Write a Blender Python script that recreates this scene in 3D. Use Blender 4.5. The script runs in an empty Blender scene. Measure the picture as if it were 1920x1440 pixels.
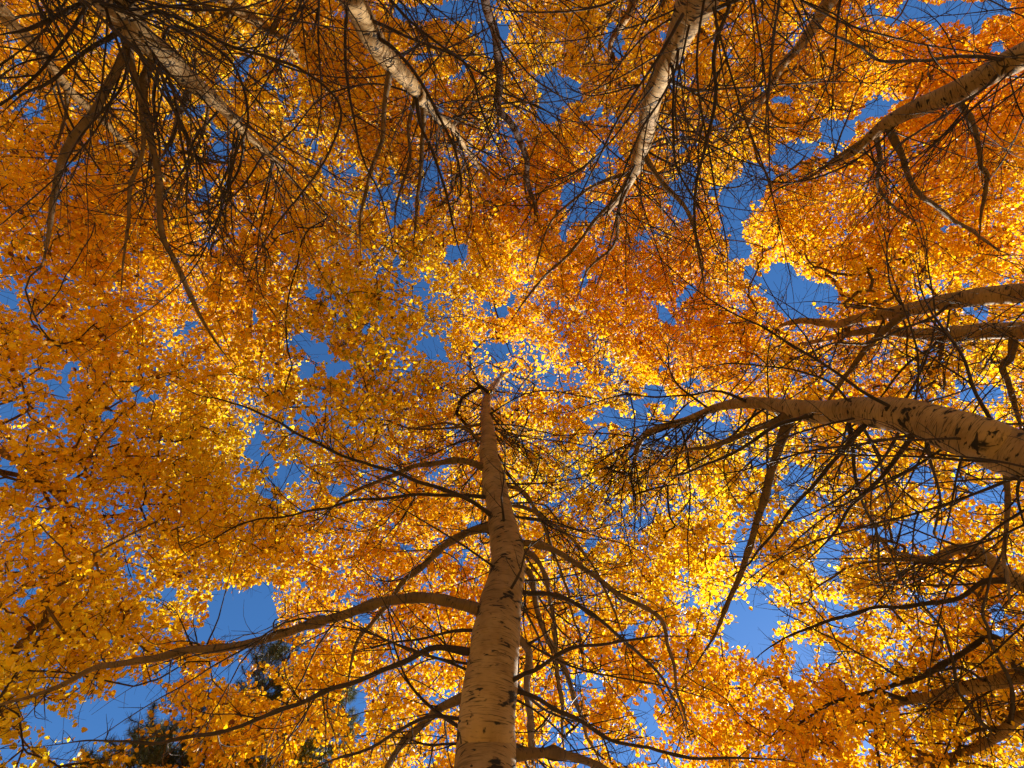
import bpy, math
import numpy as np
from mathutils import Matrix, Vector
RNG = np.random.default_rng(7)
SC = bpy.context.scene
COL = SC.collection

# ------------------------------------------------------------------ camera
CAM_H = 1.5                      # eye height; photo pixels are 1920 x 1440
F = 960.0                        # focal length in those pixels (18 mm on 36 mm)
zc = np.array([40.0, 100.0, -F]); zc /= np.linalg.norm(zc)      # where the zenith sits
xc = np.array([1.0, 0, 0]) - zc * zc[0]; xc /= np.linalg.norm(xc)
yc = np.cross(zc, xc)
M = np.array([xc, yc, zc])       # camera -> world
CAM = np.array([0, 0, CAM_H])
cam = bpy.data.cameras.new("camera"); co = bpy.data.objects.new("camera", cam); COL.objects.link(co)
cam.lens = 18; cam.sensor_width = 36; cam.clip_start = 0.05; cam.clip_end = 2000
mw = Matrix([list(M[i]) + [0] for i in range(3)] + [[0, 0, 0, 1]]); mw.translation = Vector(CAM)
co.matrix_world = mw
SC.camera = co
# ------------------------------------------------------------------ sky and sun
SUN_EL, SUN_AZ = math.radians(36), math.radians(38)             # azimuth from +Y towards +X
sdir = Vector((math.cos(SUN_EL) * math.sin(SUN_AZ), math.cos(SUN_EL) * math.cos(SUN_AZ), math.sin(SUN_EL)))
W = bpy.data.worlds.new("World"); SC.world = W; W.use_nodes = True
nt = W.node_tree
sky = nt.nodes.new("ShaderNodeTexSky"); sky.sky_type = 'NISHITA'; sky.sun_disc = False
sky.sun_elevation = SUN_EL; sky.sun_rotation = SUN_AZ; sky.altitude = 2500; sky.air_density = 1.0
sky.dust_density = 0.4; sky.ozone_density = 3.0
hs = nt.nodes.new("ShaderNodeHueSaturation"); hs.inputs["Saturation"].default_value = 1.2
nt.links.new(sky.outputs[0], hs.inputs["Color"]); nt.links.new(hs.outputs[0], nt.nodes["Background"].inputs[0])
nt.nodes["Background"].inputs[1].default_value = 0.075
sl = bpy.data.lights.new("sun", 'SUN'); sl.energy = 5.0; sl.angle = math.radians(0.5); sl.color = (1.0, 0.93, 0.80)
so = bpy.data.objects.new("sun", sl); COL.objects.link(so); so.rotation_euler = sdir.to_track_quat('Z', 'Y').to_euler()
SC.view_settings.view_transform = 'Standard'; SC.view_settings.look = 'None'
SC.view_settings.exposure = 1.6; SC.view_settings.gamma = 1
SC.cycles.max_bounces = 8; SC.cycles.diffuse_bounces = 5; SC.cycles.transmission_bounces = 6
SC.cycles.sample_clamp_indirect = 8

# ------------------------------------------------------------------ pixel <-> world
def ray(px, py, h):
    """world point seen at photo pixel (px,py) at height h above the eye (arrays allowed)"""
    v = np.stack([np.asarray(px, float) - 960, -(np.asarray(py, float) - 720), np.full(np.shape(px), -F)], -1) @ M.T
    return CAM + v * (np.asarray(h, float) / v[..., 2])[..., None]
def proj(p):
    c = (np.asarray(p) - CAM) @ M
    d = -c[..., 2]
    ok = d > 0.05
    dd = np.where(ok, d, 1)
    return np.where(ok, 960 + F * c[..., 0] / dd, -9e9), np.where(ok, 720 - F * c[..., 1] / dd, -9e9), d

# ------------------------------------------------------------------ materials
def material(name):
    m = bpy.data.materials.new(name); m.use_nodes = True
    n = m.node_tree.nodes; l = m.node_tree.links
    return m, n, l, n["Principled BSDF"]
def ramp(n, stops):
    r = n.new("ShaderNodeValToRGB"); e = r.color_ramp.elements
    while len(e) < len(stops): e.new(0.5)
    for i, (p, c) in enumerate(stops):
        e[i].position = p; e[i].color = (c, c, c, 1) if isinstance(c, (int, float)) else (*c, 1)
    return r
def bark_material(name, light, mid, dark, spots, lines, fine=1.0, rough=0.75, bump=0.35):
    """bark: pale skin, thin dark rings round the stem, black lens-shaped marks, scars where branches leave"""
    m, n, l, b = material(name)
    at = n.new("ShaderNodeAttribute"); at.attribute_name = "bark"
    sc = n.new("ShaderNodeAttribute"); sc.attribute_name = "scar"
    def noise(sx, sz, scale=1.0, detail=3, rough_=0.55, off=0.0, dist=0.0):
        mp = n.new("ShaderNodeMapping"); mp.inputs["Scale"].default_value = (sx, sx, sz); mp.inputs["Location"].default_value = (off, off, off)
        l.new(at.outputs["Vector"], mp.inputs["Vector"])
        t = n.new("ShaderNodeTexNoise"); t.inputs["Scale"].default_value = scale; t.inputs["Detail"].default_value = detail
        t.inputs["Roughness"].default_value = rough_; t.inputs["Distortion"].default_value = dist
        l.new(mp.outputs[0], t.inputs["Vector"]); return t.outputs["Fac"]
    def mixc(fac, a, c):
        x = n.new("ShaderNodeMix"); x.data_type = 'RGBA'
        l.new(fac, x.inputs[0])
        for s, v in ((x.inputs[6], a), (x.inputs[7], c)):
            if isinstance(v, tuple): s.default_value = (*v, 1)
            else: l.new(v, s)
        return x.outputs[2]
    big = ramp(n, [(0.35, 0.0), (0.65, 1.0)]); l.new(noise(5, 6, 1, 4), big.inputs[0])
    c0 = mixc(big.outputs[0], light, mid)
    ln = ramp(n, [(0.36, 1.0), (0.43, 0.0), (0.56, 0.0), (0.64, 0.6)]); l.new(noise(7 * fine, 130 * fine, 1, 4, 0.6, 3, 0.3), ln.inputs[0])
    k = n.new("ShaderNodeMath"); k.operation = 'MULTIPLY'; k.inputs[1].default_value = lines; l.new(ln.outputs[0], k.inputs[0])
    c1 = mixc(k.outputs[0], c0, dark)
    sp = ramp(n, [(0.60, 0.0), (0.635, 1.0)]); l.new(noise(11 * fine, 40 * fine, 1, 3, 0.6, 11, 0.6), sp.inputs[0])
    k2 = n.new("ShaderNodeMath"); k2.operation = 'MULTIPLY'; k2.inputs[1].default_value = spots; l.new(sp.outputs[0], k2.inputs[0])
    c2 = mixc(k2.outputs[0], c1, (0.018, 0.013, 0.009))
    s1 = n.new("ShaderNodeMath"); s1.operation = 'ADD'; l.new(sc.outputs["Fac"], s1.inputs[0]); l.new(noise(22, 50, 1, 4, 0.7, 5), s1.inputs[1])
    sr = ramp(n, [(0.78, 0.0), (0.95, 1.0)]); l.new(s1.outputs[0], sr.inputs[0])
    c3 = mixc(sr.outputs[0], c2, (0.015, 0.011, 0.008))
    l.new(c3, b.inputs["Base Color"]); b.inputs["Roughness"].default_value = rough
    b.inputs["Specular IOR Level"].default_value = 0.25
    bp = n.new("ShaderNodeBump"); bp.inputs["Strength"].default_value = bump; bp.inputs["Distance"].default_value = 0.01
    sub = n.new("ShaderNodeMath"); sub.operation = 'SUBTRACT'; l.new(noise(6, 60, 1, 5, 0.65, 7), sub.inputs[0]); l.new(k2.outputs[0], sub.inputs[1])
    l.new(sub.outputs[0], bp.inputs["Height"]); l.new(bp.outputs[0], b.inputs["Normal"])
    return m
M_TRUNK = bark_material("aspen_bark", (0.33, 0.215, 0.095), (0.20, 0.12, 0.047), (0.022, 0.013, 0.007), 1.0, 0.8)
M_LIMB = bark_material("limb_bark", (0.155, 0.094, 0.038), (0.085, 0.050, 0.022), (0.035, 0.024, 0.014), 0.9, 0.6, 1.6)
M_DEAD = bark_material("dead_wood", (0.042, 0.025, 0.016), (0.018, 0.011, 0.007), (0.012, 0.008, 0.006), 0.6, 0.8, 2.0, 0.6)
M_SNAG = bark_material("snag_wood", (0.10, 0.05, 0.026), (0.03, 0.016, 0.010), (0.010, 0.007, 0.005), 0.8, 0.9, 1.0, 0.8, 1.0)

def leaf_material(name, rough=0.45, trans=0.62, gain=1.0):
    m, n, l, b = material(name)
    a = n.new("ShaderNodeAttribute"); a.attribute_name = "tint"
    b.inputs["Roughness"].default_value = rough; b.inputs["Specular IOR Level"].default_value = 0.4
    l.new(a.outputs["Color"], b.inputs["Base Color"])
    t = n.new("ShaderNodeBsdfTranslucent")
    g = n.new("ShaderNodeMix"); g.data_type = 'RGBA'; g.blend_type = 'MULTIPLY'; g.inputs[0].default_value = 1
    l.new(a.outputs["Color"], g.inputs[6]); g.inputs[7].default_value = (gain, gain * 0.97, gain * 0.7, 1)
    l.new(g.outputs[2], t.inputs["Color"])
    mx = n.new("ShaderNodeMixShader"); mx.inputs[0].default_value = trans
    l.new(b.outputs[0], mx.inputs[1]); l.new(t.outputs[0], mx.inputs[2])
    l.new(mx.outputs[0], n["Material Output"].inputs["Surface"])
    return m
M_LEAF = leaf_material("aspen_leaf")
M_NEEDLE = leaf_material("pine_needle", 0.5, 0.2)

# ------------------------------------------------------------------ mesh tools
def resample(P, K):
    """Catmull-Rom through the rows of P, then K points evenly along it (extra columns ride along)"""
    P = np.asarray(P, float)
    if len(P) == 2:
        t = np.linspace(0, 1, K)[:, None]; return P[0] * (1 - t) + P[1] * t
    Q = np.vstack([2 * P[0] - P[1], P, 2 * P[-1] - P[-2]])
    out = []
    for i in range(len(P) - 1):
        a, b, c, d = Q[i:i + 4]; t = np.linspace(0, 1, 12, endpoint=False)[:, None]
        out.append(0.5 * (2 * b + (c - a) * t + (2 * a - 5 * b + 4 * c - d) * t ** 2 + (3 * b - a - 3 * c + d) * t ** 3))
    out.append(P[-1:]); R = np.vstack(out)
    s = np.r_[0, np.cumsum(np.linalg.norm(np.diff(R[:, :3], axis=0), axis=1))]
    u = np.linspace(0, s[-1], K)
    return np.stack([np.interp(u, s, R[:, j]) for j in range(R.shape[1])], 1)

class Buf:
    """collects tubes and leaves, then links them as ONE mesh object"""
    def __init__(s): s.v = []; s.f = []; s.mat = []; s.bark = []; s.scar = []; s.tint = []; s.n = 0
    def raw(s, v, faces, mat, bark=None, scar=None, tint=None):
        k = len(v); s.v.append(v)
        s.bark.append(np.zeros((k, 3)) if bark is None else bark)
        s.scar.append(np.zeros(k) if scar is None else scar)
        s.tint.append(np.zeros((k, 3)) if tint is None else tint)
        for f in faces:
            s.f.append((f + s.n)); s.mat.append(np.full(len(f), mat, int))
        s.n += k
    def tubes(s, P, R, sides=5, mat=0, scar=None):
        """P (m,k,3), R (m,k): m tubes of k rings each, closed at the tip"""
        P = np.asarray(P, float); R = np.asarray(R, float)
        m, k = R.shape
        T = np.gradient(P, axis=1); T /= np.linalg.norm(T, axis=2, keepdims=True) + 1e-9
        ov = np.abs(P[:, -1] - P[:, 0]); ref = np.eye(3)[np.argmin(ov, 1)][:, None, :]
        A = np.cross(T, ref); A /= np.linalg.norm(A, axis=2, keepdims=True) + 1e-9
        B = np.cross(T, A)
        th = np.arange(sides) * 2 * math.pi / sides
        c, sn = np.cos(th), np.sin(th)
        V = P[:, :, None] + R[:, :, None, None] * (A[:, :, None] * c[:, None] + B[:, :, None] * sn[:, None])
        L = np.concatenate([np.zeros((m, 1)), np.cumsum(np.linalg.norm(np.diff(P, axis=1), axis=2), 1)], 1) + RNG.random((m, 1)) * 50
        bark = np.stack([R[:, :, None] * c + 0 * L[:, :, None], R[:, :, None] * sn + 0 * L[:, :, None], np.repeat(L[:, :, None], sides, 2)], -1)
        idx = np.arange(m * k * sides).reshape(m, k, sides); nx = np.roll(idx, -1, 2)
        q = np.stack([idx[:, :-1], nx[:, :-1], nx[:, 1:], idx[:, 1:]], -1).reshape(-1, 4)
        cap = idx[:, -1]
        s.raw(V.reshape(-1, 3), [q, cap], mat, bark.reshape(-1, 3), None if scar is None else np.asarray(scar).reshape(-1))
    def build(s, name, mats, parent=None, smooth=True):
        me = bpy.data.meshes.new(name)
        v = np.vstack(s.v).astype(np.float32)
        me.vertices.add(len(v)); me.vertices.foreach_set("co", v.ravel())
        li = np.concatenate([f.ravel() for f in s.f]).astype(np.int32)
        cnt = np.concatenate([np.full(len(f), f.shape[1], np.int32) for f in s.f])
        me.loops.add(len(li)); me.loops.foreach_set("vertex_index", li)
        me.polygons.add(len(cnt)); me.polygons.foreach_set("loop_start", np.r_[0, np.cumsum(cnt)[:-1]].astype(np.int32))
        me.polygons.foreach_set("material_index", np.concatenate(s.mat).astype(np.int32))
        me.update(calc_edges=True)
        me.polygons.foreach_set("use_smooth", np.full(len(cnt), smooth))
        for nm, arr, tp, pr in (("bark", s.bark, 'FLOAT_VECTOR', "vector"), ("scar", s.scar, 'FLOAT', "value"), ("tint", s.tint, 'FLOAT_COLOR', "color")):
            a = (np.concatenate(arr) if nm == "scar" else np.vstack(arr)).astype(np.float32)
            if not np.any(a): continue
            if nm == "tint": a = np.hstack([a, np.ones((len(a), 1), np.float32)])
            me.attributes.new(nm, tp, 'POINT').data.foreach_set(pr, a.ravel())
        for mt in mats: me.materials.append(mt)
        o = bpy.data.objects.new(name, me); COL.objects.link(o)
        if parent is not None:
            o.parent = parent; o.matrix_parent_inverse = parent.matrix_world.inverted()
        return o
def tag(o, label=None, cat=None, group=None, kind=None):
    for k, v in (("label", label), ("category", cat), ("group", group), ("kind", kind)):
        if v: o[k] = v

# ------------------------------------------------------------------ ground
def ground():
    b = Buf(); n = 96; rr = np.r_[0.0, np.geomspace(0.6, 900, 60)]
    th = np.linspace(0, 2 * math.pi, n, endpoint=False)
    X = rr[:, None] * np.cos(th); Y = rr[:, None] * np.sin(th)
    Z = 0.10 * np.sin(X * .7 + 1) * np.sin(Y * .6) + 0.04 * np.sin(X * 2.3) * np.cos(Y * 1.9)
    V = np.stack([X, Y, Z], -1).reshape(-1, 3); i = np.arange(len(rr) * n).reshape(len(rr), n); j = np.roll(i, -1, 1)
    b.raw(V, [np.stack([i[:-1], i[1:], j[1:], j[:-1]], -1).reshape(-1, 4)], 0)
    m, nn, l, bs = material("leaf_litter")
    tc = nn.new("ShaderNodeTexCoord")
    vo = nn.new("ShaderNodeTexVoronoi"); vo.inputs["Scale"].default_value = 22; l.new(tc.outputs["Object"], vo.inputs["Vector"])
    no = nn.new("ShaderNodeTexNoise"); no.inputs["Scale"].default_value = 1.2; l.new(tc.outputs["Object"], no.inputs["Vector"])
    sp = nn.new("ShaderNodeSeparateColor"); l.new(vo.outputs["Color"], sp.inputs[0])
    ad = nn.new("ShaderNodeMath"); ad.operation = 'MULTIPLY_ADD'; l.new(no.outputs["Fac"], ad.inputs[0]); ad.inputs[1].default_value = 0.5; l.new(sp.outputs[0], ad.inputs[2])
    r = ramp(nn, [(0.15, (0.05, 0.03, 0.015)), (0.45, (0.16, 0.08, 0.02)), (0.8, (0.34, 0.18, 0.03)), (1.0, (0.48, 0.30, 0.05))]); l.new(ad.outputs[0], r.inputs[0])
    l.new(r.outputs[0], bs.inputs["Base Color"]); bs.inputs["Roughness"].default_value = 0.8
    bp = nn.new("ShaderNodeBump"); bp.inputs["Distance"].default_value = 0.02; l.new(vo.outputs["Distance"], bp.inputs["Height"]); l.new(bp.outputs[0], bs.inputs["Normal"])
    tag(b.build("ground", [m]), kind="structure", label="forest floor covered in fallen golden leaves")
ground()

# ------------------------------------------------------------------ the trees' trunks, read off the photograph
# waypoints: (px, py, width in px) from the frame edge inwards; d0,d1: horizontal distance (m) of the first and last waypoint
ZX, ZY = 1000.0, 620.0
TREES = {}
class Tree: pass
def trunk(key, label, way, d0, d1, forks=(), group="aspens ringed round the viewer", dead=0, drooplo=1.6, limbs=0, snag=False):
    t = Tree(); t.key = key; t.label = label; t.snag = snag
    way = np.array(way, float)
    s = np.r_[0, np.cumsum(np.hypot(*np.diff(way[:, :2], axis=0).T))]; s /= s[-1]
    r = np.hypot(way[:, 0] - ZX, way[:, 1] - ZY)
    h = (d0 + (d1 - d0) * s) * F / r
    for i in range(1, len(h)): h[i] = max(h[i], h[i - 1] + 0.12)
    P = ray(way[:, 0], way[:, 1], h); rad = way[:, 2] / 2 * (-(P - CAM) @ M[:, 2]) / F
    for i in range(1, len(rad)): rad[i] = min(rad[i], rad[i - 1])
    # carry the stem down to the ground along a nearly plumb line
    lean = (P[1] - P[0]); lean = lean / lean[2] * 0.35; n0 = max(2, int(P[0][2] / 0.8))
    low = []
    for k in range(n0):
        z = -0.15 + (P[0][2] + 0.15) * k / n0; q = P[0] + lean * (z - P[0][2]) * (0.4 + 0.6 * k / n0); q[2] = z
        low.append([*q, rad[0] * (1.0 + 0.30 * (P[0][2] - z) / P[0][2]) * (1.25 if k == 0 else 1)])
    full = np.vstack([np.array(low), np.c_[P, rad]])
    L = np.linalg.norm(np.diff(full[:, :3], axis=0), axis=1).sum()
    K = int(L / 0.015); A = resample(full, K)
    z = np.arange(K) * 0.015; ph = RNG.random(4) * 6
    kinks = sum(np.sin(z * f_ + p_) * a_ for f_, p_, a_ in ((2.1, ph[0], .012), (5.3, ph[1], .006), (9.1, ph[2], .003)))
    A[:, 0] += kinks; A[:, 1] += np.roll(kinks, 74)
    A[:, 3] *= 1 + 0.03 * np.sin(z * 7 + ph[3]) + 0.02 * np.sin(z * 23 + ph[0])
    t.axis = A; t.scars = []; t.limbs = []; t.nbr = []; t.base = np.array([A[0, 0], A[0, 1], 0.0])
    e = bpy.data.objects.new("aspen_tree" if not snag else "dead_tree", None); COL.objects.link(e); e.location = t.base
    e.empty_display_size = 0.2
    bpy.context.view_layer.update() if False else None
    e.matrix_world = Matrix.Translation(Vector(t.base))
    tag(e, label, "tree", group)
    t.root = e; t.sprigs = []; t.dead = dead; t.droop = drooplo
    TREES[key] = t
    for fk in forks: limb(key, *fk, fork=True)
    return t

def nearest_on_trunk(t, px, py):
    x, y, d = proj(t.axis[:, :3]); q = np.hypot(x - px, y - py); return int(np.argmin(q))
def wobble(A, amp, L):
    n = len(A); u = np.linspace(0, 1, n); env = np.minimum(1, u * 5)
    for ax in range(3):
        p = RNG.random(3) * 6.28; fr = np.array([3, 7, 15]) * max(1, L) * RNG.uniform(.8, 1.2, 3)
        A[:, ax] += env * amp * (np.sin(u * fr[0] + p[0]) + .5 * np.sin(u * fr[1] + p[1]) + .3 * np.sin(u * fr[2] + p[2]))
    return A
def limb(key, pts, w0, w1, dh, fork=False, dead=False, twigs=1.0, h0=None):
    """a limb traced through photo pixels; it leaves the trunk and rises dh metres by its tip"""
    t = TREES[key]; pts = np.array(pts, float)
    i = nearest_on_trunk(t, *pts[0]); a = t.axis[i]
    hs0 = a[2] - CAM_H if h0 is None else h0
    s = np.r_[0, np.cumsum(np.hypot(*np.diff(pts, axis=0).T))]; s /= s[-1]
    P = ray(pts[:, 0], pts[:, 1], hs0 + dh * s ** 1.2)
    dep = -(P - CAM) @ M[:, 2]; rad = (w0 + (w1 - w0) * s ** 0.7) / 2 * dep / F * (.78 if dead else .86)
    P[0] = a[:3]; rad[0] = min(rad[0] * 1.25, a[3] * .8)
    L = np.linalg.norm(np.diff(P, axis=0), axis=1).sum(); K = max(6, int(L / 0.05))
    A = resample(np.c_[P, rad], K)
    A[:, :3] = wobble(A[:, :3], 0.005 if not dead else 0.009, L)
    nk = max(3, int(L / .24)); kn = RNG.normal(size=(nk, 3)) * (.009 if not dead else .013); kn[0] = 0
    A[:, :3] += np.stack([np.interp(np.linspace(0, nk - 1, K), np.arange(nk), kn[:, j]) for j in range(3)], 1)
    if K > 12:
        for j in RNG.integers(3, K - 3, max(1, int(L * 2))): A[j, 3] *= 1.22; A[j + 1, 3] *= 1.12
    A[:, 3] *= (1 + 0.05 * RNG.normal(size=K)) * np.clip((1.03 - np.linspace(0, 1, K)) / .35, .15, 1) ** .7
    t.limbs.append((A, dead, fork)); t.scars.append((i, A[min(3, K - 1), :3] - a[:3], A[0, 3]))
    return A

# --- front row
trunk("main", "big central aspen rising from the bottom edge, its pale trunk speckled with black marks",
      [(909, 1440, 118), (912, 1360, 112), (925, 1227, 90), (935, 1150, 82), (947, 1060, 66), (945, 1000, 56), (938, 950, 48), (926, 890, 44), (916, 840, 32), (912, 800, 24), (910, 773, 19), (916, 745, 16), (926, 724, 12), (939, 708, 9), (960, 695, 6.5), (985, 688, 5), (1015, 692, 3), (1040, 702, 1.5)], 1.95, 1.05, dead=24)
trunk("right", "thick bent aspen leaning in from the right edge with black branch scars",
      [(1930, 858, 92), (1850, 826, 86), (1780, 806, 76), (1700, 782, 66), (1647, 776, 62), (1590, 772, 48), (1545, 778, 43), (1500, 771, 38), (1470, 763, 32), (1430, 755, 24), (1390, 754, 20), (1347, 763, 16), (1300, 782, 15), (1255, 798, 14), (1215, 814, 13), (1195, 840, 10), (1185, 875, 6)], 2.85, 1.7, dead=22)
trunk("right_up", "slender aspen crossing the right edge above its paired neighbour",
      [(1930, 550, 38), (1850, 557, 34), (1780, 567, 31), (1720, 577, 27), (1663, 586, 22), (1610, 597, 18), (1570, 607, 15), (1535, 603, 14), (1500, 603, 12), (1455, 616, 7)], 5.0, 3.9, dead=8)
trunk("right_low", "aspen just under its twin at the right edge, fading into thin twigs",
      [(1930, 619, 34), (1850, 621, 31), (1780, 626, 29), (1720, 628, 22), (1640, 621, 16), (1580, 628, 12), (1520, 642, 9), (1450, 650, 6)], 5.4, 4.2, dead=8)
trunk("upper_right", "aspen slanting down from the upper right corner edge, lit along its lower side",
      [(1935, 100, 50), (1870, 132, 46), (1813, 162, 42), (1750, 190, 36), (1700, 212, 30), (1665, 232, 26), (1640, 250, 20), (1600, 285, 13), (1550, 310, 8)], 4.7, 3.6, dead=9)
trunk("top", "aspen coming down from the top edge right of centre, cream bark with curved shadow rings",
      [(1312, -10, 76), (1290, 35, 58), (1268, 85, 46), (1247, 133, 40), (1219, 200, 36), (1203, 267, 33), (1191, 317, 22), (1170, 355, 15), (1140, 400, 10)], 2.25, 1.7, dead=22)
trunk("top_mid", "leaning aspen coming down from the top edge left of the dark dead stem",
      [(660, -10, 48), (697, 67, 42), (732, 117, 33), (773, 167, 28), (812, 215, 19), (845, 240, 13), (880, 285, 8), (925, 345, 4)], 2.7, 2.0, dead=22)
trunk("upper_left", "sunlit aspen in the upper left with banded cream bark and several forked limbs",
      [(195, -5, 66), (255, 68, 52), (307, 105, 42), (333, 133, 38), (370, 165, 30), (417, 202, 21), (467, 252, 15), (515, 297, 10), (560, 345, 6), (600, 400, 3)], 3.2, 2.4, dead=24)
trunk("far_left", "thin aspen at the top left corner partly hidden by dark branches",
      [(-15, 10, 26), (20, 48, 22), (67, 92, 20), (105, 140, 17), (133, 173, 16), (180, 215, 13), (240, 270, 9), (320, 340, 5)], 5.6, 4.6, dead=9)
trunk("top_thin", "slim aspen between the two upper left trunks, mostly behind branches",
      [(418, -10, 21), (445, 20, 19), (483, 42, 17), (520, 68, 13), (570, 120, 10), (640, 200, 6)], 5.8, 4.8, dead=9)
trunk("top_small", "small pale aspen at the top edge beside the banded trunk right of centre",
      [(1192, -10, 15), (1178, 25, 14), (1160, 57, 13), (1147, 83, 10), (1140, 130, 7), (1125, 200, 4)], 5.6, 4.6, dead=5)
trunk("top_back", "brownish aspen behind black branches at the top edge between the two right hand trunks",
      [(1568, -10, 27), (1538, 32, 23), (1513, 67, 19), (1490, 95, 16), (1467, 120, 14), (1440, 170, 10), (1400, 240, 6)], 4.8, 4.0, dead=7)
trunk("low_right_a", "crooked aspen at the right edge below the thick bent trunk",
      [(1935, 1100, 32), (1895, 1078, 27), (1863, 1053, 25), (1830, 1032, 20), (1797, 1030, 18), (1770, 1042, 17), (1747, 1050, 14), (1705, 1045, 12), (1668, 1035, 10), (1650, 1012, 8), (1627, 1008, 6)], 5.1, 3.6, dead=9)
trunk("low_right_b", "pale aspen low on the right running level through tangled branches",
      [(1935, 1268, 27), (1870, 1278, 24), (1813, 1288, 22), (1747, 1303, 17), (1680, 1320, 13), (1597, 1353, 10), (1540, 1360, 7), (1480, 1340, 5)], 6.0, 4.2, dead=9)
trunk("low_right_c", "aspen stem in the bottom right corner, lowest of the trunks at that edge",
      [(1935, 1342, 20), (1880, 1372, 18), (1847, 1390, 16), (1797, 1413, 13), (1740, 1425, 10), (1680, 1420, 7)], 6.2, 5.0, dead=6)
trunk("left_edge", "slim aspen at the middle of the left edge half hidden in gold leaves",
      [(-25, 840, 15), (15, 855, 13), (50, 873, 12), (93, 917, 11), (133, 953, 9), (190, 970, 7), (260, 960, 5)], 5.4, 4.2, dead=2)
trunk("low_left", "hidden aspen behind the bright yellow foliage in the lower left corner",
      [(-60, 1330, 12), (0, 1260, 11), (60, 1190, 9), (130, 1110, 7), (200, 1040, 5)], 5.2, 4.0, dead=2)
trunk("snag", "dead barkless brown stem hanging dark against the leaves at top centre",
      [(911, -10, 17), (920, 25, 18), (935, 67, 18), (936, 110, 16), (937, 160, 15), (935, 205, 17), (960, 240, 15), (983, 293, 14), (993, 350, 14), (1007, 400, 14), (1007, 480, 9), (1018, 505, 7), (1045, 522, 6), (1090, 553, 5), (1120, 578, 3)], 2.35, 1.35, dead=10, snag=True, group="dead stems")

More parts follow.
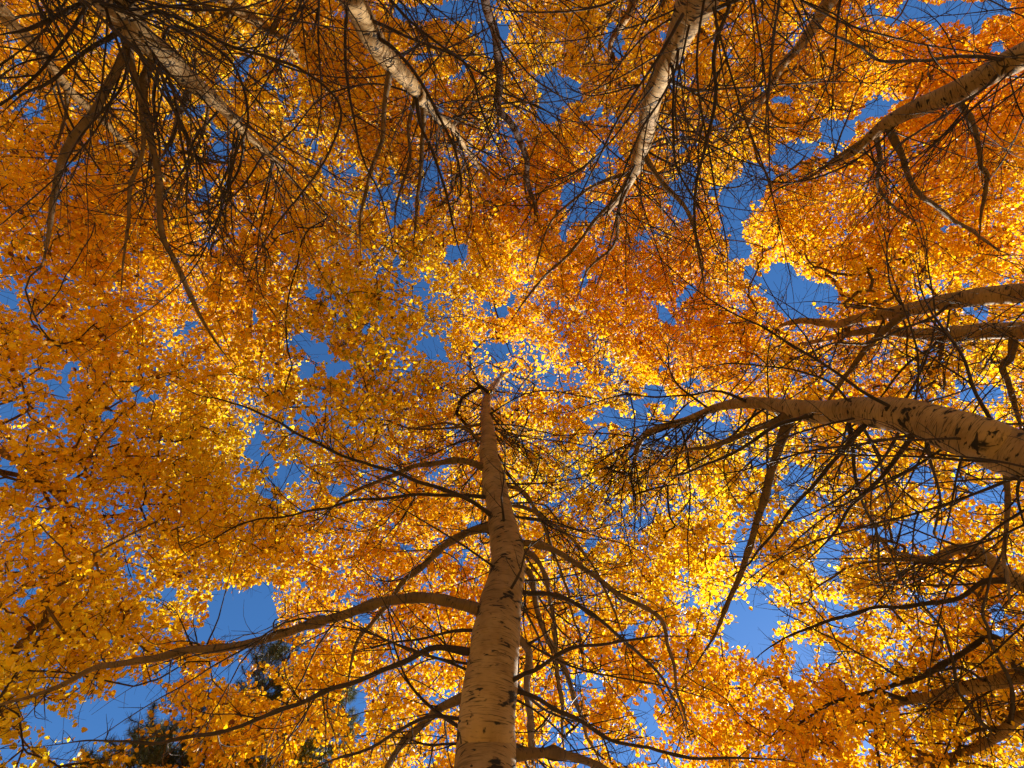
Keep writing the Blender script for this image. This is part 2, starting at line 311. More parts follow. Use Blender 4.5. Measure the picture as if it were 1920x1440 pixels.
# --- limbs traced from the photograph: key, points, width at start/end (px), rise (m)
for a in [
 ("main", [(905, 1155), (870, 1132), (790, 1125), (700, 1139), (600, 1167), (500, 1197), (400, 1215), (300, 1232), (180, 1257), (100, 1290), (0, 1322), (-80, 1370)], 27, 9, 0.6),
 ("main", [(910, 885), (880, 868), (853, 863), (813, 868), (767, 877), (707, 903), (650, 930), (590, 975)], 17, 5, 0.9),
 ("main", [(917, 990), (873, 1003), (807, 1050), (750, 1100), (707, 1160), (667, 1205), (655, 1262), (650, 1330)], 19, 6, 0.9),
 ("main", [(880, 1285), (840, 1323), (800, 1353), (750, 1403), (723, 1445), (690, 1500)], 22, 10, 0.6),
 ("main", [(965, 1425), (1000, 1420), (1040, 1420), (1107, 1433), (1180, 1470)], 25, 14, 0.4),
 ("main", [(970, 1017), (990, 1018), (1040, 1030), (1107, 1073), (1173, 1120), (1240, 1163), (1257, 1227), (1273, 1312), (1300, 1400)], 15, 6, 0.8),
 ("main", [(975, 1068), (992, 1075), (1010, 1147), (1040, 1217), (1067, 1277), (1100, 1373), (1133, 1445)], 14, 9, 0.9),
 ("main", [(962, 1030), (1005, 1045), (1037, 1127), (1043, 1227), (1052, 1330), (1060, 1440)], 11, 7, 1.2),
 ("main", [(970, 1180), (985, 1220), (990, 1300), (995, 1380), (1000, 1450)], 17, 14, 0.9),
 ("main", [(925, 722), (905, 735), (890, 700), (870, 682), (845, 680)], 7, 3, 0.5),
 ("main", [(939, 708), (936, 692), (924, 672), (905, 655)], 5, 2, 0.4),
 ("main", [(960, 695), (972, 678), (1000, 655)], 4, 2, 0.4),
 ("main", [(920, 732), (950, 737), (1010, 742), (1065, 732)], 5, 2, 0.5),
 ("main", [(905, 795), (870, 800), (820, 803), (770, 800), (700, 780)], 7, 3, 0.8),
 ("main", [(905, 835), (850, 795), (790, 800), (740, 806)], 6, 3, 0.8),
 ("main", [(955, 935), (1000, 960), (1060, 1000), (1110, 1060), (1150, 1140), (1180, 1240)], 9, 4, 1.2),
 ("main", [(950, 905), (985, 925), (1020, 990), (1055, 1080), (1080, 1180), (1110, 1290)], 9, 4, 1.5),
 ("right", [(1480, 795), (1455, 860), (1437, 920), (1412, 1000), (1385, 1080), (1355, 1160), (1325, 1220), (1300, 1260)], 22, 7, 0.8),
 ("right", [(1490, 782), (1450, 792), (1420, 800), (1380, 820), (1335, 838), (1290, 845), (1240, 870)], 20, 5, 0.8),
 ("right", [(1870, 870), (1885, 960), (1880, 1050), (1900, 1150)], 12, 6, 0.5),
 ("right_up", [(1707, 580), (1663, 615), (1613, 667), (1580, 710), (1550, 757), (1535, 800)], 18, 6, 0.5),
 ("right_low", [(1900, 640), (1900, 670), (1880, 690), (1888, 720), (1905, 770), (1915, 830)], 16, 8, 0.4),
 ("right_low", [(1765, 645), (1760, 680), (1735, 710), (1720, 740)], 10, 5, 0.6),
 ("upper_right", [(1795, 190), (1825, 240), (1835, 310), (1850, 330), (1840, 400), (1830, 470)], 14, 5, 0.6),
 ("upper_right", [(1668, 245), (1690, 290), (1715, 350), (1760, 390), (1830, 440), (1900, 480)], 14, 6, 1.0),
 ("upper_right", [(1645, 255), (1650, 300), (1645, 350), (1690, 400), (1740, 420)], 11, 4, 1.0),
 ("upper_right", [(1640, 250), (1580, 290), (1520, 330), (1450, 360), (1420, 420)], 9, 3, 1.0),
 ("top", [(1205, 283), (1222, 312), (1250, 350), (1290, 400), (1310, 470), (1325, 560)], 13, 5, 0.8),
 ("top", [(1190, 325), (1150, 372), (1110, 420), (1065, 480), (1010, 530), (980, 570), (945, 620)], 11, 4, 1.4),
 ("top", [(1185, 335), (1160, 400), (1150, 460), (1100, 510), (1075, 580)], 9, 4, 1.4),
 ("top", [(1185, 320), (1120, 345), (1040, 410), (1010, 470), (985, 560)], 9, 3, 1.0),
 ("top_mid", [(720, 130), (722, 190), (712, 260), (695, 330), (680, 400), (677, 480)], 13, 6, 0.9),
 ("top_mid", [(775, 180), (768, 230), (766, 300), (745, 380), (740, 440)], 9, 5, 0.9),
 ("top_mid", [(790, 190), (795, 240), (790, 310), (780, 380), (772, 460)], 13, 6, 0.9),
 ("top_mid", [(850, 235), (870, 212), (890, 192), (925, 182), (960, 198), (1000, 215), (1030, 240)], 8, 4, 0.8),
 ("upper_left", [(235, 80), (215, 140), (190, 195), (155, 255), (120, 315), (100, 370), (93, 430), (82, 500)], 20, 12, 0.5),
 ("upper_left", [(222, 60), (245, 100), (258, 170), (262, 240), (262, 300), (240, 370), (232, 440), (225, 560)], 11, 6, 0.7),
 ("upper_left", [(280, 118), (268, 160), (280, 240), (293, 320), (300, 400), (310, 450), (330, 490), (355, 550), (390, 620), (430, 675)], 17, 9, 1.0),
 ("upper_left", [(352, 160), (345, 200), (325, 260), (300, 305)], 13, 8, 0.4),
 ("upper_left", [(388, 190), (385, 230), (360, 300), (330, 370), (310, 420)], 7, 4, 0.7),
 ("far_left", [(118, 165), (125, 210), (105, 270), (85, 320)], 8, 4, 0.5),
 ("low_right_a", [(1850, 1050), (1800, 1055), (1680, 1050), (1600, 1060), (1560, 1085), (1500, 1120)], 10, 4, 0.6),
 ("left_edge", [(30, 865), (120, 850), (200, 870), (260, 900), (300, 950)], 7, 3, 0.6),
]: limb(*a)
for a in [   # dark dead limbs
 ("main", [(922, 985), (900, 953), (853, 923), (773, 893), (690, 868), (640, 850), (517, 790), (417, 753), (367, 738), (283, 693)], 12, 3, 0.5),
 ("main", [(913, 937), (840, 927), (740, 933), (640, 943), (567, 957), (430, 992), (300, 1075)], 10, 3, 0.5),
 ("main", [(975, 1108), (987, 1113), (1040, 1117), (1107, 1153), (1173, 1207), (1233, 1257), (1257, 1293), (1273, 1330), (1290, 1400)], 12, 5, 0.5),
 ("main", [(970, 1288), (1000, 1300), (1040, 1327), (1107, 1360), (1173, 1390), (1280, 1417), (1400, 1425), (1520, 1440)], 11, 5, 0.4),
 ("main", [(947, 1310), (973, 1263), (1007, 1250), (1073, 1213), (1140, 1207), (1273, 1197), (1330, 1185)], 13, 3, 0.3),
 ("main", [(900, 1230), (883, 1223), (820, 1217), (757, 1240), (707, 1260), (640, 1290), (560, 1320), (480, 1345), (400, 1375), (180, 1385), (60, 1400)], 16, 5, 0.4),
 ("main", [(880, 1345), (860, 1347), (790, 1343), (707, 1390), (640, 1420), (560, 1450)], 10, 5, 0.3),
 ("main", [(940, 1083), (905, 1050), (873, 1027), (820, 990), (767, 960), (700, 930)], 7, 2, 0.1),
 ("main", [(958, 1140), (975, 1070), (990, 1030), (1030, 1000), (1060, 975)], 8, 2, 0.0),
 ("main", [(900, 1180), (860, 1185), (780, 1200), (700, 1210), (640, 1230)], 9, 3, 0.4),
 ("main", [(940, 1000), (944, 930), (950, 860), (945, 780), (930, 740)], 6, 2, -0.6),
 ("main", [(935, 940), (980, 920), (1010, 880), (1015, 800)], 5, 2, -0.3),
 ("right", [(1640, 795), (1590, 840), (1530, 900), (1480, 955), (1420, 1030), (1400, 1060), (1340, 1100)], 13, 4, 0.2),
 ("right", [(1720, 830), (1660, 890), (1600, 950), (1560, 1000), (1480, 1080)], 12, 4, 0.2),
 ("right", [(1535, 773), (1500, 785), (1450, 800), (1400, 835), (1330, 860), (1280, 885), (1200, 900)], 13, 4, 0.0),
 ("right", [(1600, 752), (1570, 730), (1530, 710), (1440, 690), (1360, 685), (1280, 705)], 6, 3, 0.2),
 ("right", [(1405, 745), (1350, 735), (1280, 745), (1200, 745), (1130, 750), (1060, 770), (1000, 760)], 7, 2, 0.1),
 ("right", [(1840, 830), (1790, 820), (1700, 818), (1620, 822), (1590, 840), (1520, 870)], 7, 3, -0.1),
 ("right", [(1590, 800), (1600, 900), (1640, 1000), (1660, 1100), (1690, 1180)], 9, 4, 0.6),
 ("right", [(1720, 830), (1750, 920), (1760, 1000), (1800, 1080)], 8, 3, 0.6),
 ("right_low", [(1770, 620), (1700, 690), (1640, 760), (1560, 830), (1500, 900)], 7, 3, -0.3),
 ("right_up", [(1790, 565), (1740, 600), (1640, 640), (1540, 650), (1440, 700), (1350, 690)], 7, 3, -0.4),
 ("upper_right", [(1890, 130), (1850, 165), (1790, 200), (1720, 245), (1650, 310), (1620, 380), (1590, 420)], 9, 3, -0.6),
 ("upper_right", [(1900, 120), (1840, 105), (1770, 110), (1670, 120), (1580, 80), (1520, 40), (1480, -30)], 9, 5, -1.0),
 ("top", [(1275, 70), (1270, 130), (1240, 190), (1190, 270), (1160, 330), (1140, 400), (1132, 440), (1100, 500)], 7, 3, -0.3),
 ("top", [(1300, 20), (1370, -10), (1350, 60), (1340, 150), (1320, 240), (1305, 330), (1300, 440), (1310, 520), (1295, 600)], 12, 5, -0.4),
 ("top", [(1290, 40), (1440, -20), (1445, 60), (1440, 150), (1430, 240), (1420, 290)], 10, 5, -0.6),
 ("top", [(1265, 110), (1262, 150), (1263, 260), (1280, 330), (1320, 400), (1340, 470), (1395, 520)], 8, 3, -0.2),
 ("top_mid", [(700, 60), (745, 90), (790, 150), (845, 260), (860, 330), (850, 380), (810, 370), (800, 400)], 10, 4, 0.0),
 ("top_mid", [(780, 170), (790, 230), (820, 300), (840, 380), (860, 450), (880, 500)], 9, 4, 0.3),
 ("top_mid", [(680, 30), (760, 60), (860, 110), (900, 200), (940, 290), (955, 330), (920, 400)], 8, 3, 0.1),
 ("upper_left", [(240, 60), (300, 20), (440, 90), (560, 130), (640, 190), (620, 280), (560, 370), (500, 440), (460, 520), (435, 620)], 10, 3, 0.0),
 ("upper_left", [(225, 50), (140, 110), (90, 160), (40, 180), (0, 215)], 11, 6, -0.3),
 ("upper_left", [(300, 95), (330, 50), (420, 110), (470, 220), (440, 300), (430, 400), (430, 480)], 8, 4, -0.1),
 ("upper_left", [(190, 0), (140, 20), (60, 60), (0, 75)], 12, 9, -0.3),
 ("low_right_a", [(1905, 1090), (1850, 1095), (1800, 1120), (1700, 1135), (1620, 1145), (1540, 1170), (1470, 1200), (1400, 1250)], 14, 5, 0.1),
 ("low_right_b", [(1930, 1160), (1860, 1190), (1780, 1240), (1700, 1280), (1640, 1300), (1560, 1320), (1440, 1390), (1400, 1400)], 17, 5, -0.2),
 ("low_right_b", [(1850, 1280), (1800, 1250), (1700, 1270), (1600, 1220), (1520, 1180), (1440, 1120), (1390, 1090)], 6, 3, -0.6),
 ("low_right_b", [(1700, 1310), (1640, 1300), (1640, 1360), (1648, 1440), (1652, 1480)], 9, 7, -0.3),
 ("low_right_c", [(1900, 1360), (1890, 1260), (1840, 1150), (1870, 1060), (1910, 970)], 9, 5, -1.2),
 ("low_right_c", [(1870, 1378), (1800, 1300), (1770, 1180), (1680, 1080), (1660, 980), (1700, 880)], 8, 4, -1.0),
]: limb(*a[:5], dead=True)

# ------------------------------------------------------------------ dead side branches and their twigs
def wander(p0, d, L, r0, r1, K, wob, up=0.0, bend=None):
    bend = RNG.normal(size=3) * .5 if bend is None else bend
    st = L / (K - 1); P = [np.array(p0, float)]; d = np.array(d, float)
    k1 = RNG.normal(size=3) * wob
    for i in range(K - 1):
        k1 = 0.6 * k1 + RNG.normal(size=3) * wob
        d = d + bend * st + k1 * math.sqrt(st / 0.08) + np.array([0, 0, up * st]); d /= np.linalg.norm(d)
        P.append(P[-1] + d * st)
    return np.c_[np.array(P), np.linspace(r0, r1, K) * (1 + 0.06 * RNG.normal(size=K))]
def side_dir(d, ang, upb=0.15):
    v = RNG.normal(size=3); v[2] = v[2] * 0.6 + upb; v -= d * (v @ d); v /= np.linalg.norm(v) + 1e-9
    q = d * math.cos(ang) + v * math.sin(ang); return q / np.linalg.norm(q)
def sprout(A, n, Lf, rmul, lines, level, lo=0.15, wob=0.10, up=0.25):
    """side twigs along the stem A, appended to lines[level]"""
    K = len(A); L = np.linalg.norm(np.diff(A[:, :3], axis=0), axis=1).sum()
    for _ in range(n):
        i = int(RNG.uniform(lo, 0.97) * (K - 1)); d = A[min(i + 1, K - 1), :3] - A[i, :3]; d /= np.linalg.norm(d) + 1e-9
        u = i / (K - 1); l = Lf * L * RNG.uniform(.35, 1.0) * (1.15 - u)
        r = min(A[i, 3] * 0.75, (0.0035 + 0.004 * l) * rmul)
        B = wander(A[i, :3], side_dir(d, RNG.uniform(.5, 1.15)), l, r, 0.0009, 12 if level == 1 else 7, wob, up)
        lines[level].append(B)
        if level < 2: sprout(B, int(1 + l * RNG.uniform(2, 6)), 0.55, rmul, lines, level + 1, 0.1)
def lines_to_buf(b, lines, mat, sides=(8, 5, 4)):
    for lv, ls in lines.items():
        by = {}
        for a in ls: by.setdefault(len(a), []).append(a)
        for k, g in by.items():
            g = np.array(g); b.tubes(g[:, :, :3], g[:, :, 3], sides[lv], mat)
def near_eye(A): return np.min(np.linalg.norm(A[:, :3] - CAM, axis=1)) < 1.5
for t in TREES.values():
    ax = t.axis; top = ax[-1, 2]
    vis = [i for i in range(len(ax)) if ax[i, 2] > CAM_H + 1.6]
    x, y, d = proj(ax[:, :3]); infr = [i for i in vis if -260 < x[i] < 2180 and -260 < y[i] < 1700 and ax[i, 3] > 0.018]
    t.deadparts = []
    for _ in range(t.dead * 30):
        if len(t.deadparts) >= t.dead * (4.2 if t.key in ("main", "right", "low_right_a", "low_right_b", "right_low", "top_small", "snag") else 2.9): break
        i = infr[int(len(infr) * RNG.random())]
        az = (math.radians(92) + RNG.normal() * 1.05) if RNG.random() < .85 else RNG.uniform(0, 6.28)
        el = RNG.uniform(0.0, 0.75); dd = np.array([math.cos(az) * math.cos(el), math.sin(az) * math.cos(el), math.sin(el)])
        L = RNG.uniform(0.6, 2.4) * (0.6 if t.snag else 1); fine = RNG.random() < .62; r0 = min(ax[i, 3] * .4, (0.003 + 0.0036 * L) * ((.95 if t.key in ("main", "right", "low_right_a", "low_right_b") else .68) if fine else 1.1))
        A = wander(ax[i, :3], dd, L, r0, 0.0013, 30, 0.028 if fine else .05, RNG.uniform(-.4, .4), RNG.normal(size=3) * (.25 if fine else .4))
        if near_eye(A): continue
        bx, by, bd = proj(A[:, :3]); over = np.array([np.hypot(x - bx[j], y - by[j]).min() for j in range(6, 30, 3)])
        if (over < 16).mean() > (.25 if t.key in ("top", "top_mid", "upper_left") else .5) or np.min(bd) < 1.9: continue
        if np.hypot(bx[-1] - 1000, by[-1] - 600) < 230 and RNG.random() < .8: continue
        A[0, 3] *= 1.6
        lines = {0: [A], 1: [], 2: []}
        sprout(A, int(3 + L * 5), 0.55, 0.9, lines, 1)
        t.deadparts.append(lines); t.scars.append((i, dd, r0))
# ------------------------------------------------------------------ where leaves hang: height above the eye, warmth, amount
CP = np.array([  # px, py, low, high, warmth (0 yellow .. 1 orange), density
 (0, 0, 6, 9, .65, .9), (400, 100, 6.5, 10, .55, 1), (900, 200, 7, 10, .55, .9), (1300, 150, 8, 11, .6, .9), (1850, 60, 8, 11, .95, 1),
 (100, 450, 4.2, 6.5, .75, 1.15), (400, 450, 5.5, 9, .7, 1.15), (960, 480, 7.5, 10, .7, 1.1), (1400, 450, 8, 11, .75, 1), (1850, 400, 7, 10, .6, 1),
 (60, 720, 3.8, 5.5, .8, 1.1), (230, 880, 4.2, 6, .65, 1.1), (400, 740, 4.8, 8, .7, 1.05), (700, 680, 4.6, 6.5, .25, .9), (930, 640, 7.5, 10, 1.0, 1.2), (915, 770, 8, 10.5, .95, 1.15), (1100, 760, 6.5, 9, .45, 1.1),
 (1300, 640, 7.5, 10, .9, 1.1), (1600, 680, 6.5, 9, .7, .95), (1880, 740, 6, 8.5, .5, .9), (415, 830, 5.5, 7.5, -.15, 1.2), (755, 625, 5, 6.5, .0, 1.1), (900, 860, 7, 9, .5, 1.1), (1090, 880, 6, 8.5, .2, 1.1), (150, 1180, 3.6, 5, .1, 1.15), (60, 1060, 3.4, 5, .6, 1.25), (350, 1000, 4, 6.5, .4, 1.1),
 (650, 1100, 5.5, 8.5, .6, 1), (1100, 1050, 6, 8.5, .45, 1), (1450, 1020, 5.2, 7.5, .4, .75), (1800, 950, 5.2, 7.5, .35, .75), (1800, 1150, 5, 7, .65, .95), (30, 1290, 3.3, 4.6, -.2, 1.15),
 (300, 1360, 3.5, 5, .45, .9), (600, 1380, 4.2, 6.5, .5, 1), (1150, 1350, 4.2, 6.5, .75, .95), (1500, 1380, 4.2, 6.5, .75, 1.1), (1880, 1330, 4.2, 6.5, .5, 1.1)], float)
CP[CP[:, 2] < 5, 2:4] *= 1.1; CP[(CP[:, 0] < 500) & (CP[:, 1] < 1000) & (CP[:, 4] > .3), 4] -= .14
def field(px, py):
    w = 1 / (((px[:, None] - CP[:, 0]) ** 2 + (py[:, None] - CP[:, 1]) ** 2) + 4000) ** 2
    w /= w.sum(1, keepdims=True); return w @ CP[:, 2:]
GAPS = [  # openings in the canopy where sky shows: x, y, rx, ry, degrees
 (1050, 160, 62, 26, 30), (1035, 195, 32, 48, 0), (870, 20, 55, 30, 10), (790, 30, 55, 22, 0), (925, 65, 26, 50, 0), (1150, 78, 22, 26, 0), (1110, 215, 22, 16, 0), (1455, 190, 20, 20, 0),
 (1760, 28, 120, 30, 0), (1860, 15, 60, 26, 0), (1660, 30, 40, 18, 0), (1640, 205, 55, 20, -35), (1570, 245, 66, 24, -30), (1490, 290, 60, 24, -28), (1410, 335, 46, 34, -40), (1375, 390, 34, 54, 10), (1385, 460, 22, 38, 0),
 (1470, 535, 62, 42, 10), (1545, 560, 52, 24, 15), (1425, 515, 40, 22, 0), (1490, 580, 44, 26, 0), (1282, 352, 24, 46, 0), (1080, 375, 22, 62, 20), (1065, 440, 16, 30, 0), (1110, 395, 30, 16, 0), (1105, 330, 16, 26, 0),
 (810, 652, 34, 24, 20), (830, 672, 20, 22, 0), (585, 650, 44, 30, 0), (640, 690, 22, 18, 0), (575, 700, 26, 16, 0), (925, 664, 28, 15, 15), (1095, 515, 14, 30, 30), (955, 578, 30, 9, 0), (915, 570, 18, 12, 0),
 (487, 852, 20, 40, -15), (530, 890, 38, 18, 10), (505, 928, 20, 12, 0), (112, 716, 40, 18, 0), (217, 762, 26, 22, 0), (125, 690, 18, 22, 0), (262, 742, 28, 14, 0), (135, 520, 16, 16, 0), (20, 760, 16, 30, 0), (14, 890, 16, 40, 0), (350, 605, 18, 16, 0), (25, 560, 20, 30, 0), (475, 605, 20, 16, 0),
 (450, 1148, 74, 50, -20), (490, 1118, 40, 26, 0), (400, 1190, 50, 20, 0), (500, 1215, 62, 36, -15), (440, 1260, 40, 22, 0), (255, 1310, 70, 46, -20), (200, 1345, 70, 40, 0), (90, 1350, 56, 36, 0), (140, 1400, 70, 26, 0), (320, 1270, 28, 22, 0), (235, 1385, 40, 18, 0), (30, 1420, 30, 20, 0),
 (1225, 748, 56, 15, -5), (1190, 795, 50, 20, 15), (1290, 790, 66, 22, -10), (1340, 800, 36, 20, 0), (1265, 820, 60, 18, -20), (1300, 722, 24, 14, 0), (1145, 790, 26, 16, 0), (1210, 840, 34, 16, 0), (1250, 590, 14, 26, 0), (1290, 560, 12, 20, 0),
 (1405, 1190, 60, 40, 10), (1440, 1150, 40, 26, 0), (1385, 1145, 26, 20, 0), (1555, 1045, 28, 46, 20), (1560, 1140, 36, 20, 0), (1500, 1235, 16, 50, 0), (1545, 1235, 20, 26, 0), (1680, 1000, 66, 24, -20), (1730, 1000, 30, 40, 0), (1490, 900, 26, 40, 0), (1495, 960, 30, 26, 0), (1420, 1110, 20, 20, 0),
 (1190, 1178, 34, 14, 0), (1295, 1146, 24, 12, 0), (1215, 1350, 26, 50, -15), (1170, 1410, 46, 22, 15), (1240, 1430, 40, 20, 0), (1820, 905, 60, 18, 15), (1870, 935, 36, 24, 0), (1720, 890, 34, 16, 20), (1800, 735, 16, 26, 0), (1850, 740, 22, 14, 0), (1745, 1130, 22, 16, 0),
 (455, 110, 22, 26, 0), (445, 145, 20, 16, 0), (205, 70, 14, 26, 0), (30, 115, 18, 14, 0), (40, 190, 34, 12, -30), (315, 180, 22, 12, 0), (365, 205, 34, 9, 0), (405, 250, 14, 30, 0), (420, 290, 26, 22, -50), (390, 365, 26, 30, 0), (580, 270, 30, 12, 30), (600, 310, 16, 12, 0), (740, 410, 26, 40, 20), (800, 340, 20, 40, 20), (735, 365, 14, 24, 0), (725, 340, 18, 20, 0), (520, 170, 16, 16, 0), (790, 100, 30, 16, 0), (750, 500, 14, 22, 0), (195, 265, 14, 10, 0), (105, 300, 18, 10, 0),
 (500, 1290, 38, 26, -20), (300, 1412, 62, 30, 0), (662, 1322, 26, 44, 0), (1215, 985, 20, 14, 0), (1100, 1010, 16, 24, 0), (1090, 1140, 16, 26, 0), (870, 1050, 16, 24, 0), (745, 1020, 16, 14, 0), (830, 1235, 34, 12, 0), (1110, 785, 24, 12, 0), (1130, 820, 16, 14, 0), (1420, 860, 14, 20, 0), (650, 800, 12, 16, 0), (640, 920, 12, 20, 0)]
for _ in range(150):          # the many pinholes, more of them towards the right and the bottom
    gx = 1920 * RNG.random() ** 0.8; gy = 1440 * RNG.random(); s = RNG.uniform(5, 15)
    GAPS.append((gx, gy, s * RNG.uniform(.8, 1.8), s, RNG.uniform(0, 180)))
GAPS = np.array(GAPS, float)
def in_gap(px, py, grow=1.0):
    """does this direction look through one of the canopy's openings (ragged edge)?"""
    out = np.zeros(len(px), bool)
    wx = px + 9 * np.sin(py / 11.0) + 6 * np.sin(px / 7.0 + 1) + 5 * np.sin((px + py) / 17.); wy = py + 9 * np.sin(px / 13.0 + 2) + 6 * np.sin(py / 6.0) + 5 * np.sin((px - py) / 19.)
    for x, y, a, b, ang in GAPS:
        k = np.abs(px - x) < 180; k &= np.abs(py - y) < 180
        if not k.any(): continue
        c, s = math.cos(math.radians(ang)), math.sin(math.radians(ang)); dx, dy = wx[k] - x, wy[k] - y
        out[k] |= ((dx * c + dy * s) / (a * grow)) ** 2 + ((-dx * s + dy * c) / (b * grow)) ** 2 < 1
    return out
from mathutils import noise as mnoise
TAU, NLEAF, LEAF = 5.2, 40, 0.046
PAD = 240
area = (1920 + 2 * PAD) * (1440 + 2 * PAD)
ncand = int(area * TAU * 121 / (NLEAF * 0.40 * (0.048 * F) ** 2))
px = RNG.uniform(-PAD, 1920 + PAD, ncand); py = RNG.uniform(-PAD, 1440 + PAD, ncand)
fl = field(np.clip(px, -60, 1980), np.clip(py, -60, 1500))
h = fl[:, 0] + (fl[:, 1] - fl[:, 0]) * RNG.random(ncand)
out = (px < -20) | (px > 1940) | (py < -20) | (py > 1460)
acc = h ** 2 / 121 * fl[:, 3] * np.where(out, 0.45, 1)
keep = RNG.random(ncand) < acc; keep &= ~in_gap(px, py, 0.95)
px, py, h, fl = px[keep], py[keep], h[keep], fl[keep]
PS = ray(px, py, h)
nz = np.array([mnoise.noise(Vector(p * 1.1)) + 0.5 * mnoise.noise(Vector(p * 2.7 + 9)) for p in PS])
hue_n = np.array([mnoise.noise(Vector(p * 0.45 + 31)) for p in PS])
keep = RNG.random(len(h)) < np.clip(0.95 + 2.9 * nz, 0.05, 1.0)
# few sprays hang right in front of the stems and big limbs
sd = proj(PS)[2]
for t in TREES.values():
    for A, step in [(t.axis, 8)] + [(a, 2) for a, dead, _ in t.limbs if not dead and a[2, 3] > .02]:
        x, y, d = proj(A[::step, :3])
        for X, Y, D, Rr in zip(x, y, d, A[::step, 3]):
            if -50 < X < 1970 and -50 < Y < 1490 and D > .5 and (Rr > .04 or t.key in ("main", "right")):
                w = Rr * F / D + 24; k = (np.abs(px - X) < w) & (np.abs(py - Y) < w) & (sd < D)
                if k.any():
                    j = np.where(k)[0]; keep[j[(np.sin(j * 12.9898) * 43758.5453) % 1 < .8]] = False
PS, px, py, fl, hue_n = PS[keep], px[keep], py[keep], fl[keep], hue_n[keep]
print("sprigs", len(PS))
# each sprig belongs to the tree whose stem or limb it hangs nearest to
live = [t for t in TREES.values() if not t.snag]
cost = []
for t in live:
    nodes = [t.axis[::12]] + [a[len(a) // 3::2] for a, dead, _ in t.limbs if not dead]
    N = np.vstack(nodes); N = N[N[:, 2] > CAM_H + 2.2]; t.NR = N[:, 3]; t.N = N = N[:, :3]
    cc = np.full(len(PS), 1e9)
    for k in range(0, len(N), 40):
        cc = np.minimum(cc, np.sqrt(((PS[:, None] - N[None, k:k + 40]) ** 2).sum(2)).min(1))
    cost.append(cc)
owner = np.argmin(np.array(cost), 0)

# lanes where the low sun gets through to the stems (points on the stems, towards the sun)
LANES = []
for key, n in (("top", 36), ("top_mid", 30), ("upper_left", 34), ("upper_right", 16), ("far_left", 14), ("main", 16), ("top_thin", 5), ("top_small", 4), ("snag", 4), ("right_up", 3), ("right_low", 3)):
    t = TREES[key]; x, y, d = proj(t.axis[:, :3]); v = np.where((x > 0) & (x < 1920) & (y > 0) & (y < 1440) & (t.axis[:, 3] > .02) & (t.axis[:, 2] > CAM_H + 1))[0]
    for k in range(n):
        i = v[int(len(v) * (k + RNG.random()) / n)]; LANES.append([*(t.axis[i, :3] + RNG.normal(size=3) * .03), RNG.uniform(.07, .17)])
LANES = np.array(LANES)
def in_lane(q):
    s_ = np.array(sdir); out = np.zeros(len(q), bool)
    for l in LANES:
        v = q - l[:3]; a = v @ s_
        out |= (a > 0) & ((v ** 2).sum(1) - a * a < l[3] ** 2)
    return out
LEAF_T = np.array([(0, 0), (.40, .14), (.52, .42), (.33, .78), (0, 1.04), (-.33, .78), (-.52, .42), (-.40, .14)])
def add_leaves(b, pos, size, tint, mat, face=0.5):
    m = len(pos)
    nrm = RNG.normal(size=(m, 3)) + face * np.array([0, 0, 1.0]) * RNG.choice([-1, 1], (m, 1)); nrm /= np.linalg.norm(nrm, axis=1, keepdims=True)
    ax = RNG.normal(size=(m, 3)); ax[:, 2] -= 0.8; ax -= nrm * (ax * nrm).sum(1, keepdims=True); ax /= np.linalg.norm(ax, axis=1, keepdims=True)
    sd = np.cross(ax, nrm); fold = RNG.uniform(0.0, 0.30, (m, 1, 1)); curl = RNG.uniform(-.25, .25, (m, 1, 1))
    X, Y = LEAF_T[:, 0][None, :, None], LEAF_T[:, 1][None, :, None]
    V = pos[:, None] + size[:, None, None] * (sd[:, None] * X + ax[:, None] * (Y - .1) + nrm[:, None] * (np.abs(X) * fold + (Y - .5) ** 2 * curl))
    i = np.arange(m)[:, None] * 8
    f = np.vstack([i + np.array([[0, 1, 2, 3]]), i + np.array([[0, 3, 4, 5]]), i + np.array([[0, 5, 6, 7]])])
    b.raw(V.reshape(-1, 3), [f], mat, tint=np.repeat(tint, 8, 0))
YEL, GLD, ORG, OLV, BRN = (np.array(c) for c in ((0.94, 0.71, 0.028), (0.92, 0.575, 0.013), (0.91, 0.455, 0.010), (0.40, 0.36, 0.02), (0.16, 0.055, 0.015)))
def tint_of(w, olive):
    w = np.clip(w, 0, 1)[:, None]
    c = np.where(w < .5, YEL + (GLD - YEL) * w * 2, GLD + (ORG - GLD) * (w * 2 - 1))
    c = c * RNG.uniform(.82, 1.08, (len(w), 1))
    c = np.where(RNG.random((len(w), 1)) < olive[:, None], OLV, c)
    c = np.where(RNG.random((len(w), 1)) < 0.08, c * np.array([.85, .72, .8]), c)
    return np.where(RNG.random((len(w), 1)) < 0.010, BRN, c)

